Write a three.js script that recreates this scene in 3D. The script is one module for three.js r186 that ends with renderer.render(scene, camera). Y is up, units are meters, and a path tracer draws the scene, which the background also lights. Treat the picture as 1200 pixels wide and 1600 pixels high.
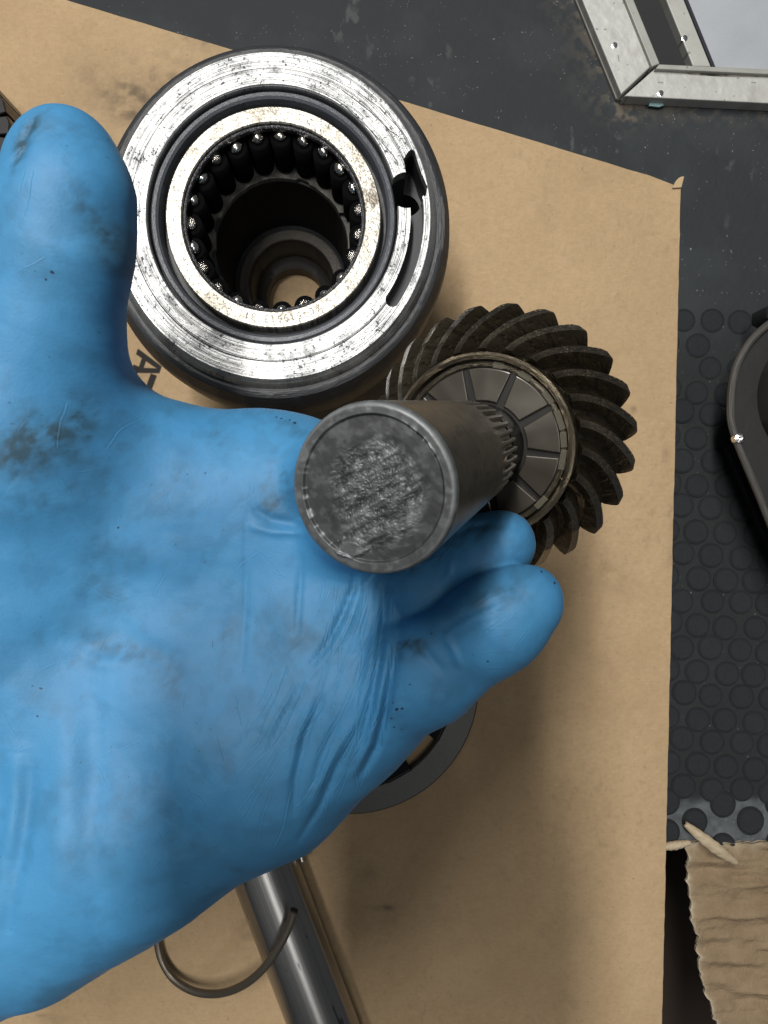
import * as THREE from 'three';
import { mergeGeometries, mergeVertices, toCreasedNormals } from 'three/addons/utils/BufferGeometryUtils.js';
import { RectAreaLightUniformsLib } from 'three/addons/lights/RectAreaLightUniformsLib.js';
import { Brush, Evaluator, SUBTRACTION } from 'three-bvh-csg';

// ------------------------------------------------------------------ camera, lamps, exposure
const H = 0.35, FPX = 1200;                     // camera height above the cardboard; focal length in photo pixels
const scene = new THREE.Scene();
const camera = new THREE.PerspectiveCamera(2 * Math.atan(800 / FPX) * 180 / Math.PI, 0.75, 0.01, 20);
camera.position.set(0, H, 0); camera.up.set(0, 0, -1); camera.lookAt(0, 0, 0);
const renderer = new THREE.WebGLRenderer({ antialias: true });
renderer.setSize(768, 1024);
renderer.toneMapping = THREE.LinearToneMapping;
renderer.toneMappingExposure = 1.0;
renderer.shadowMap.enabled = true;
scene.background = new THREE.Color().setRGB(0.075, 0.079, 0.083);   // the grey bounce of the workshop
RectAreaLightUniformsLib.init();
const LAMPS = [
  { p: [-0.30, 1.75, -0.68], w: 0.12, l: 1.3, i: 94, c: [1, 0.97, 0.92], label: 'long white tube lamp on the ceiling, ahead and to the left of the bench' },
  { p: [0.55, 2.1, 0.55], w: 0.3, l: 1.2, i: 4.5, c: [1, 0.98, 0.95], label: 'long white tube lamp on the ceiling, behind and to the right of the bench' },
];
for (const L of LAMPS) {
  const g = new THREE.Group(); g.name = 'ceiling_lamp' + (scene.getObjectByName('ceiling_lamp') ? '_001' : '');
  g.position.set(...L.p); scene.add(g);
  g.userData = { label: L.label, category: 'lamp' };
  const hs = new THREE.Mesh(new THREE.BoxGeometry(L.w + 0.04, 0.05, L.l + 0.04), new THREE.MeshStandardMaterial({ color: 0xdddddd, roughness: 0.6 }));
  hs.name = 'housing'; hs.position.y = 0.03; g.add(hs);
  const df = new THREE.Mesh(new THREE.BoxGeometry(L.w, 0.004, L.l), new THREE.MeshStandardMaterial({ color: 0xffffff, emissive: new THREE.Color().setRGB(...L.c), emissiveIntensity: 1.0, roughness: 0.7 }));
  df.name = 'diffuser'; df.position.y = 0.0025; g.add(df);
  const a = new THREE.RectAreaLight(new THREE.Color().setRGB(...L.c), L.i, L.w, L.l);
  a.position.set(L.p[0], L.p[1] - 0.003, L.p[2]); a.up.set(0, 0, 1); a.lookAt(L.p[0], 0, L.p[2]); a.name = 'lamp_light'; scene.add(a);
}

// ------------------------------------------------------------------ helpers
const at = (px, py, z) => new THREE.Vector3((px - 600) / FPX * z, H - z, (py - 800) / FPX * z);   // pixel + depth -> place
let seed = 7; const rnd = () => { seed = (seed * 1664525 + 1013904223) >>> 0; return seed / 4294967296; };
const sm = (a, b, x) => { const t = Math.min(1, Math.max(0, (x - a) / (b - a))); return t * t * (3 - 2 * t); };
const NT = new Float32Array(65536); for (let i = 0; i < 65536; i++) NT[i] = rnd();
function n2(x, y) {
  const xi = Math.floor(x), yi = Math.floor(y), fx = x - xi, fy = y - yi, u = fx * fx * (3 - 2 * fx), v = fy * fy * (3 - 2 * fy);
  const h = (a, b) => NT[((a & 255) << 8) | (b & 255)];
  const a = h(xi, yi), b = h(xi + 1, yi), c = h(xi, yi + 1), d = h(xi + 1, yi + 1);
  return a + (b - a) * u + (c - a + (a - b - c + d) * u) * v;
}
function fbm(x, y, o = 4) { let s = 0, a = 0.5, t = 0; for (let i = 0; i < o; i++) { s += a * n2(x, y); t += a; a *= 0.5; x = x * 2.03 + 17.3; y = y * 2.03 + 5.1; } return s / t; }
const s8 = (l) => { l = Math.min(1, Math.max(0, l)); return 255 * (l <= 0.0031308 ? 12.92 * l : 1.055 * Math.pow(l, 1 / 2.4) - 0.055); };
const lerp = (a, b, t) => a + (b - a) * t;
const mix3 = (a, b, t) => [lerp(a[0], b[0], t), lerp(a[1], b[1], t), lerp(a[2], b[2], t)];
// a canvas texture painted from fn(u, w): u to the right, w downwards, linear colour back
function paint(w, h, fn, srgb = true, after) {
  const cv = document.createElement('canvas'); cv.width = w; cv.height = h;
  const cx = cv.getContext('2d'), im = cx.createImageData(w, h), d = im.data;
  for (let j = 0, k = 0; j < h; j++) for (let i = 0; i < w; i++, k += 4) {
    const c = fn((i + 0.5) / w, (j + 0.5) / h);
    if (srgb) { d[k] = s8(c[0]); d[k + 1] = s8(c[1]); d[k + 2] = s8(c[2]); } else { const v = Math.min(255, Math.max(0, c * 255)); d[k] = d[k + 1] = d[k + 2] = v; }
    d[k + 3] = 255;
  }
  cx.putImageData(im, 0, 0);
  if (after) after(cx, w, h);
  const t = new THREE.CanvasTexture(cv); if (srgb) t.colorSpace = THREE.SRGBColorSpace; t.anisotropy = 8; t.magFilter = THREE.LinearFilter;
  t.wrapS = t.wrapT = THREE.RepeatWrapping; return t;
}
function planar(g, cx, cz, size) {               // uv from above, in the thing's own metres
  const p = g.attributes.position, uv = new Float32Array(p.count * 2);
  for (let i = 0; i < p.count; i++) { uv[2 * i] = (p.getX(i) - cx) / size + 0.5; uv[2 * i + 1] = 0.5 - (p.getZ(i) - cz) / size; }
  g.setAttribute('uv', new THREE.BufferAttribute(uv, 2)); return g;
}
const used = {};
function numbered(n) { const k = used[n] = (used[n] ?? -1) + 1; return k ? n + '_' + String(k).padStart(3, '0') : n; }
function thing(name, label, category, pos, group) {
  const o = new THREE.Group(); o.name = numbered(name); if (pos) o.position.copy(pos); o.userData = { label, category };
  if (group) o.userData.group = group; scene.add(o); return o;
}
function part(name, geo, mat, parent, label) {
  const m = new THREE.Mesh(geo, mat); m.name = name; m.castShadow = m.receiveShadow = true; parent.add(m);
  if (label) m.userData.label = label; return m;
}
function solo(name, geo, mat, label, category, group) {
  const m = new THREE.Mesh(geo, mat); m.name = numbered(name); m.castShadow = m.receiveShadow = true; m.userData = { label, category };
  if (group) m.userData.group = group; scene.add(m); return m;
}
const std = (c, roughness, metalness = 0, x = {}) => new THREE.MeshStandardMaterial({ color: new THREE.Color().setRGB(...c), roughness, metalness, ...x });
const phys = (c, roughness, metalness, x) => new THREE.MeshPhysicalMaterial({ color: new THREE.Color().setRGB(...c), roughness, metalness, ...x });
const crease = (g, a = 0.6) => toCreasedNormals(g, a);
// a slab whose outline is given in photo pixels at depth z (its top), going down by t
function slab(pts, z, t, bev = 0, seg = 2) {
  const s = new THREE.Shape(pts.map(([x, y]) => { const p = at(x, y, z); return new THREE.Vector2(p.x, -p.z); }));
  const g = new THREE.ExtrudeGeometry(s, { depth: t - 2 * bev, bevelEnabled: bev > 0, bevelThickness: bev, bevelSize: bev, bevelOffset: -bev, bevelSegments: seg, curveSegments: 24 });
  g.rotateX(-Math.PI / 2); g.translate(0, H - z - t + bev, 0); return g;
}
function ring(r0, r1, y0, y1, bev = 0.0003, seg = 160) {        // flat ring about y
  const b = bev, pts = [[r0, y0], [r1 - b, y0], [r1, y0 + b], [r1, y1 - b], [r1 - b, y1], [r0 + b, y1], [r0, y1 - b], [r0, y0]];
  return crease(new THREE.LatheGeometry(pts.map(([x, y]) => new THREE.Vector2(x, y)), seg), 0.5);
}
function lathe(pts, seg = 160, a = 0.5) { return crease(new THREE.LatheGeometry(pts.map(([x, y]) => new THREE.Vector2(x, y)), seg), a); }
function bar(a, b, r, seg = 24, cap = true) {
  const d = b.clone().sub(a), g = new THREE.CylinderGeometry(r, r, d.length(), seg, 1, !cap);
  g.applyQuaternion(new THREE.Quaternion().setFromUnitVectors(new THREE.Vector3(0, 1, 0), d.clone().normalize()));
  g.translate((a.x + b.x) / 2, (a.y + b.y) / 2, (a.z + b.z) / 2); return g;
}

// ------------------------------------------------------------------ the phone that takes the picture (its shadow falls on the cardboard)
{
  const o = thing('mobile_phone', 'dark phone held flat above the bench, outside the picture', 'phone', new THREE.Vector3(-0.035, H + 0.0045, 0.058));
  const s = new THREE.Shape(), w = 0.049, l = 0.083, q = 0.009; s.moveTo(-w + q, -l); s.lineTo(w - q, -l); s.quadraticCurveTo(w, -l, w, -l + q); s.lineTo(w, l - q); s.quadraticCurveTo(w, l, w - q, l); s.lineTo(-w + q, l); s.quadraticCurveTo(-w, l, -w, l - q); s.lineTo(-w, -l + q); s.quadraticCurveTo(-w, -l, -w + q, -l);
  const g = new THREE.ExtrudeGeometry(s, { depth: 0.0064, bevelEnabled: true, bevelSize: 0.0008, bevelThickness: 0.0008, bevelSegments: 2 }); g.rotateX(-Math.PI / 2); g.translate(0, 0.0008, 0);
  part('case', g, std([0.03, 0.03, 0.032], 0.5), o);
  const d = new THREE.BoxGeometry(0.09, 0.0004, 0.158); d.translate(0, 0.0083, 0); part('screen', d, std([0.01, 0.01, 0.012], 0.15), o);
}

// ------------------------------------------------------------------ rubber mat with round studs
const MZ = 0.354;                                 // depth of the mat's surface
{
  const S = 0.62, px = (u, w) => { const x = (u - 0.5) * S, z = (w - 0.5) * S; return [600 + x / MZ * FPX, 800 + z / MZ * FPX]; };
  const map = paint(2048, 2048, (u, w) => {
    const [x, y] = px(u, w);
    let c = [0.0108, 0.0146, 0.0178];
    const cl = fbm(x / 70, y / 70, 4), fine = n2(x / 1.3, y / 1.3), mid = fbm(x / 9, y / 9, 3);
    c = mix3(c, [0.023, 0.0285, 0.033], sm(0.42, 0.75, cl) * 0.55 + mid * 0.12);
    c = mix3(c, [0.012, 0.014, 0.016], fine * 0.35);
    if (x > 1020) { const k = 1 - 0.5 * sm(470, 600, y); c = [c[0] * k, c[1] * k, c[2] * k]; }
    // chalky scuffs in the upper part
    const sc = sm(0.66, 0.8, fbm(x / 14 + 40, y / 26 + 9, 4)) * sm(0.5, 0.72, fbm(x / 60 + 3, y / 60 + 11, 3)) * (1 - sm(420, 560, y));
    c = mix3(c, [0.075, 0.08, 0.08], sc * 0.5);
    // brown dirt along the aluminium frame
    const dl = Math.abs((x - 908) - (y) * 0.378) , dirtA = x < 925 + y * 0.378 ? Math.exp(-Math.max(0, 908 + y * 0.378 - x) / 26) * sm(-20, 20, 190 - y) : 0;
    const dirtB = x > 950 && y > 150 ? Math.exp(-Math.max(0, y - 160) / 16) : 0;
    c = mix3(c, [0.10, 0.083, 0.062], Math.min(1, dirtA + dirtB) * sm(0.36, 0.66, fbm(x / 11, y / 11, 4)) * 0.85);
    // grey dust left in the gaps by the lower edge
    const du = sm(1236, 1262, y + 22 * (fbm(x / 20, y / 20, 2) - 0.5)) * (x > 1030 ? 1 : 0);
    c = mix3(c, [0.085, 0.096, 0.105], du * (0.35 + 0.8 * mid));
    // specks of grit
    if (n2(x / 2.1 + 90, y / 2.1) > 0.962 && cl > 0.42) c = mix3(c, [0.30, 0.31, 0.31], 0.65);
    return c;
  });
  const bmp = paint(1024, 1024, (u, w) => fbm(u * 90, w * 90, 4) * 0.75 + 0.25 * n2(u * 460, w * 460), false);
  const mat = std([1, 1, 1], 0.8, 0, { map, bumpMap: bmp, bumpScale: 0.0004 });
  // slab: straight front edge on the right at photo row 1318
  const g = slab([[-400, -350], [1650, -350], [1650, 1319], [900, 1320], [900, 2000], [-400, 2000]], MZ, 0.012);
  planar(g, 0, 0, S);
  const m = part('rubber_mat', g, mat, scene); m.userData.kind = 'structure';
  // studs: low round pads in staggered rows
  const stud = (r, h) => { const g = lathe([[0, 0], [r, 0], [r, h * 0.55], [r * 0.93, h * 0.92], [r * 0.8, h], [0, h * 1.04]].reverse().map((p) => p), 22, 0.7); return g; };
  const geos = [stud(0.0057, 0.0008), stud(0.0055, 0.0007), stud(0.0058, 0.0009)];
  const flat = [stud(0.0056, 0.00025), stud(0.0054, 0.0002), stud(0.0057, 0.0003)];
  const smap = paint(256, 256, (u, w) => mix3([0.0095, 0.012, 0.0145], [0.021, 0.025, 0.029], fbm(u * 14, w * 14, 4) * 0.8 * n2(u * 70, w * 70)));
  const mats = [[0.9, 0.95, 1.0], [1.0, 1.03, 1.06], [0.82, 0.87, 0.92]].map((c) => std(c, 0.75, 0, { map: smap, bumpMap: bmp, bumpScale: 0.0004 }));
  const lz = [[1085, 1283, 1], [1129, 1256, 1], [1172, 1282, 1.06], [1129, 1322, 1], [1042, 1300, 1], [1042, 1252, 1], [1216, 1316, 1], [1215, 1256, 1]];
  for (let j = 1; j < 26; j++) for (let i = 0; i < 5; i++) {
    const x = 1044 + i * 45 + (Math.abs(j) % 2) * 22.5, y = 462 + j * 36.5 + i * 3;
    if (x > 1230 || y > 1238) continue;
    const low = y < 600 ? 1 : 0; if (low && rnd() < 0.25) continue;
    const k = Math.floor(rnd() * 3), s = part('stud', (low ? flat : geos)[k], mats[Math.floor(rnd() * 3)], m);
    const p = at(x + (rnd() - 0.5) * 5, y + (rnd() - 0.5) * 5, MZ); s.position.copy(p); s.position.y += 0.00002; s.scale.y = 0.15 + 0.85 * sm(330, 660, y) + 0.2 * rnd();
    const tl = low ? 0 : 0.05; s.rotation.set((rnd() - 0.5) * tl, rnd() * 6, (rnd() - 0.5) * tl);
  }
  for (const [x, y, k] of lz) { const s = part('stud', geos[2], mats[2], m); s.position.copy(at(x, y, MZ)); s.scale.set(1.02 * k, 1, 1.08 * k); }
}

// ------------------------------------------------------------------ cardboard sheet
{
  const S = 0.66, CZ = H;
  const smudges = [[250, 150, 110, 70, 0.5], [205, 165, 60, 45, 0.35], [150, 120, 60, 50, 0.2], [330, 60, 60, 22, 0.4], [575, 1365, 14, 20, 0.65], [600, 1418, 28, 6, 0.5], [535, 1380, 40, 60, 0.15], [960, 900, 50, 40, 0.14], [1048, 830, 8, 60, 0.35], [1040, 700, 8, 40, 0.2], [990, 640, 7, 7, 0.5], [70, 1590, 40, 8, 0.4], [190, 600, 70, 60, 0.25], [470, 470, 60, 60, 0.15], [390, 1440, 30, 80, 0.25]];
  const map = paint(2048, 2048, (u, w) => {
    const x = 600 + (u - 0.5) * S / CZ * FPX, y = 800 + (w - 0.5) * S / CZ * FPX;
    const fib = n2(x / 1.6, y / 3.1) * 0.5 + n2(x / 6 + 31, y / 2.2) * 0.5, cl = fbm(x / 90, y / 90, 3), mid = fbm(x / 12, y / 12, 4);
    let c = mix3([0.358, 0.250, 0.140], [0.425, 0.306, 0.178], cl);
    c = mix3(c, [0.25, 0.165, 0.085], sm(0.25, 0.85, fib) * 0.22 + mid * 0.20);
    const fl = n2(x / 7 + 200, y / 1.5) ; if (fl > 0.93) c = mix3(c, [0.47, 0.355, 0.21], 0.35);
    let d = 0.07 * sm(0.58, 0.8, fbm(x / 34 + 70, y / 40 + 8, 5)) + 0.12 * sm(0.62, 0.78, fbm(x / 7 + 5, y / 11, 3)) * sm(0.4, 0.7, fbm(x / 120, y / 120 + 40, 2));
    for (const [sx, sy, a, b, k] of smudges) { const q = ((x - sx) / a) ** 2 + ((y - sy) / b) ** 2; if (q < 3) d += k * Math.exp(-q * 1.6) * (0.35 + 1.0 * sm(0.35, 0.7, fbm(x / 16 + sx, y / 12 + sy, 4))); }
    c = mix3(c, [0.10, 0.075, 0.05], Math.min(0.85, d));
    if (n2(x / 2.6 + 77, y / 2.6 + 13) > 0.978) c = mix3(c, [0.09, 0.065, 0.045], 0.6);
    return c;
  }, true, (cx, w) => {
    // black stencil print half hidden by hand and hub
    const P = (x, y) => [((x - 600) / FPX * CZ / S + 0.5) * w, ((y - 800) / FPX * CZ / S + 0.5) * w];
    const k = CZ / FPX / S * w;
    cx.fillStyle = 'rgba(22,20,19,0.93)'; cx.font = 'bold ' + 62 * k + 'px sans-serif';
    const [ax, ay] = P(216, 566); cx.save(); cx.translate(ax, ay); cx.rotate(1.9); cx.textAlign = 'center'; cx.textBaseline = 'middle'; cx.fillText('A', 0, -14 * k); cx.restore();
    for (const [bx, by] of [[211, 578], [238, 592]]) { const [qx, qy] = P(bx, by); cx.save(); cx.translate(qx, qy); cx.rotate(0.35); cx.fillRect(-5 * k, -7 * k, 10 * k, 40 * k); cx.restore(); }
  });
  const bmp = paint(1024, 1024, (u, w) => 0.4 * fbm(u * 60, w * 60, 4) + 0.35 * n2(u * 300, w * 160) + 0.25 * n2(u * 500, w * 500), false);
  const mat = std([1, 1, 1], 0.88, 0, { map, bumpMap: bmp, bumpScale: 0.0005 });
  const o = thing('cardboard_sheet', 'large flat brown cardboard sheet spread under the gear, the hub and the gloved hand', 'cardboard');
  // wavy cut edges
  const pts = []; const E = (x0, y0, x1, y1, n, a) => { for (let i = 0; i < n; i++) { const t = i / n; pts.push([lerp(x0, x1, t) + (rnd() - 0.5) * a, lerp(y0, y1, t) + (rnd() - 0.5) * a]); } };
  E(-330, -131, 1048, 284, 40, 0.8); E(1064, 293, 1034, 1640, 90, 0.9); E(1032, 1720, -330, 1720, 4, 0);
  part('liner', planar(slab(pts, CZ, 0.0007, 0.0002, 1), 0, 0, S), mat, o);
  const pts2 = pts.map(([x, y]) => [Math.min(x, 1e9) - (x > 900 ? 2.5 : 0), y + 1.5]);
  part('corrugated_core', slab(pts2, CZ + 0.0008, 0.0024), std([0.10, 0.068, 0.038], 0.95), o);
  // little torn tab standing up at the corner
  const tab = new THREE.Shape(); tab.moveTo(0, 0); tab.lineTo(0.005, 0.0003); tab.lineTo(0.0055, 0.006); tab.quadraticCurveTo(0.003, 0.0062, 0.0012, 0.003); tab.lineTo(0, 0);
  const tg = new THREE.ExtrudeGeometry(tab, { depth: 0.0006, bevelEnabled: true, bevelSize: 0.0002, bevelThickness: 0.0002, bevelSegments: 1 });
  tg.rotateX(-Math.PI / 2 + 0.5); tg.scale(0.75, 0.75, 0.75); const q = at(1050, 294, CZ); tg.translate(q.x, q.y + 0.0006, q.z);
  part('torn_tab', tg, std([0.52, 0.39, 0.23], 0.9), o);
}

// ------------------------------------------------------------------ aluminium frame, upper right
{
  const o = thing('hatch_frame', 'dirty aluminium frame with mitred corner and rivets around a pale panel in the upper right', 'frame');
  const am = paint(512, 512, (u, w) => {
    const a = fbm(u * 24, w * 24, 4), b = n2(u * 130, w * 130);
    let c = mix3([0.38, 0.385, 0.365], [0.47, 0.475, 0.455], a); c = mix3(c, [0.30, 0.29, 0.27], sm(0.6, 0.85, fbm(u * 9 + 5, w * 9, 4)) * 0.45 + b * 0.1);
    if (n2(u * 60 + 9, w * 60) > 0.95) c = mix3(c, [0.10, 0.085, 0.07], 0.6); return c;
  });
  const bm = paint(256, 256, (u, w) => fbm(u * 40, w * 40, 4), false);
  const alu = std([1, 1, 1], 0.55, 0.25, { map: am, bumpMap: bm, bumpScale: 0.0003 }), lip = std([0.72, 0.72, 0.7], 0.6, 0.25, { map: am });
  const grime = paint(256, 256, (u, w) => mix3([0.03, 0.024, 0.018], [0.26, 0.23, 0.20], sm(0.42, 0.62, fbm(u * 18, w * 18, 4))));
  const Z = MZ - 0.007, U = (g) => planar(g, 0, 0, 0.12);
  const dx = 0.378, up = (x, y, Y) => [x - dx * 1.08 * (y - Y), Y];
  part('rail', U(slab([up(970, 150, -220), up(1018, 96, -220), [1018, 103], [971, 147]], Z, 0.007, 0.0006)), alu, o);
  part('rail', U(slab([[975, 150], [1023, 107], [1420, 125], [1420, 172]], Z, 0.007, 0.0006)), alu, o);
  part('lip', U(slab([up(1018.5, 100, -220), up(1030, 98, -220), [1031, 99], [1019, 104]], Z - 0.0022, 0.009, 0.0004)), lip, o);
  part('lip', U(slab([[1024, 107.5], [1030, 100], [1420, 118], [1420, 126]], Z - 0.0022, 0.009, 0.0004)), lip, o);
  part('foot', U(slab([up(960, 150, -220), up(970, 150, -220), [971, 147], [963, 155]], Z + 0.005, 0.002, 0.0003)), std([0.42, 0.40, 0.38], 0.8, 0, { map: am }), o);
  part('foot', U(slab([[964, 156], [974, 149], [1420, 172.5], [1420, 182]], Z + 0.005, 0.002, 0.0003)), std([0.5, 0.48, 0.46], 0.8, 0, { map: am }), o);
  part('rail', U(slab([up(1084, 103, -220), up(1112, 104, -220), [1111, 104], [1083, 103]], Z + 0.001, 0.006, 0.0005)), std([0.85, 0.85, 0.83], 0.6, 0.2, { map: am }), o, 'narrow inner rail of the aluminium frame');
  part('recess_strip', U(slab([up(1029, 100, -220), up(1084, 104, -220), [1083, 104], [1031, 101]], Z + 0.0062, 0.001)), std([0.010, 0.0115, 0.0125], 0.8), o);
  part('gasket', U(slab([up(1112.5, 104, -220), up(1117.5, 106, -220), [1117, 106], [1112, 104]], Z + 0.003, 0.004)), std([0.006, 0.007, 0.016], 0.5), o);
  const pm = paint(512, 512, (u, w) => { const a = fbm(u * 7, w * 7, 4); return mix3([0.28, 0.30, 0.33], [0.36, 0.38, 0.41], a * 0.8 + 0.2 * n2(u * 180, w * 180)); });
  part('panel', U(slab([up(1118.5, 106, -220), [1420, -220], [1420, 117], [1119, 107]], Z + 0.003, 0.004)), std([1, 1, 1], 0.45, 0, { map: pm }), o);
  // dark grime packed along the lips
  part('grime', U(slab([[1034, 108], [1100, 111], [1160, 114], [1250, 119], [1250, 121], [1180, 120], [1120, 119], [1080, 116], [1040, 112]], Z - 0.0002, 0.0006)), std([1, 1, 1], 0.9, 0, { map: grime }), o);
  part('grime', U(slab([up(1011, 90, -60), up(1017, 90, -60), [1015, 92], [1008, 78]], Z - 0.0002, 0.0006)), std([1, 1, 1], 0.9, 0, { map: grime }), o);
  for (const [x, y] of [[960, 71], [1032, 146], [1071, 58], [918, -45], [1220, 158]]) {
    const r = part('rivet', lathe([[0.0001, 0.0011], [0.0007, 0.001], [0.0012, 0.0006], [0.0014, 0]], 20, 1.5), std([0.85, 0.85, 0.85], 0.18, 1), o); r.position.copy(at(x, y, Z)); r.position.y += x > 1060 && x < 1100 ? -0.001 : 0;
  }
  const ch = part('paint_chip', slab([[1015, 160], [1022, 157], [1033, 159], [1038, 164], [1030, 167], [1014, 165]], MZ - 0.0024, 0.001, 0.0002), std([0.20, 0.33, 0.34], 0.7), o, 'pale turquoise paint chip below the frame corner');
}

// ------------------------------------------------------------------ black casing at the right edge
{
  const o = thing('black_casing', 'black casing with rounded raised rim and steel screw at the right edge', 'machine part');
  const bm = paint(256, 256, (u, w) => fbm(u * 30, w * 30, 4), false);
  const blk = std([0.007, 0.007, 0.0075], 0.75, 0, { bumpMap: bm, bumpScale: 0.0002 }), Z = 0.318;
  const outer = [[1150, 692], [1140, 655], [1141, 610], [1150, 570], [1170, 535], [1200, 507], [1245, 486], [1320, 480], [1400, 530], [1430, 640], [1400, 820], [1300, 960], [1225, 868], [1180, 765]];
  part('top_plate', planar(slab(outer, Z, 0.004, 0.0012), 0, 0, 0.1), blk, o);
  part('body', planar(slab(outer.map(([x, y]) => [lerp(x, 1290, 0.45), lerp(y, 690, 0.40)]), Z + 0.0041, 0.029), 0, 0, 0.1), blk, o);
  const c = new THREE.CatmullRomCurve3(outer.map(([x, y]) => at(x, y, Z).add(new THREE.Vector3(0, 0.0012, 0))), true, 'catmullrom', 0.4);
  part('rim', new THREE.TubeGeometry(c, 200, 0.0016, 10, true), std([0.05, 0.047, 0.043], 0.6, 0, { bumpMap: bm, bumpScale: 0.0004 }), o);
  const b = part('boss', lathe([[0.0001, 0.016], [0.027, 0.016], [0.0295, 0.0145], [0.03, 0.012], [0.03, 0]], 90), std([0.03, 0.0295, 0.029], 0.5, 0.1, { bumpMap: bm, bumpScale: 0.0001 }), o); b.position.copy(at(1296, 622, Z));
  const s = part('screw', lathe([[0.0001, 0.0012], [0.0009, 0.0010], [0.0010, 0.0024], [0.0019, 0.0018], [0.0023, 0.0004], [0.0024, -0.001]], 26), std([0.75, 0.75, 0.74], 0.2, 1), o, 'small bright steel screw at the edge of the casing'); s.position.copy(at(1153, 685, Z - 0.002));
  const bolt = part('bolt', new THREE.CylinderGeometry(0.0042, 0.0047, 0.012, 6), std([0.02, 0.024, 0.028], 0.25, 0.5), o); bolt.position.copy(at(1200, 494, 0.325));
  const fl = part('flange', planar(slab([[1134, 700], [1150, 690], [1232, 868], [1330, 1000], [1300, 1040], [1216, 890]], MZ - 0.006, 0.005, 0.0008), 0, 0, 0.1), std([0.008, 0.008, 0.009], 0.7), o);
}

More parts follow.
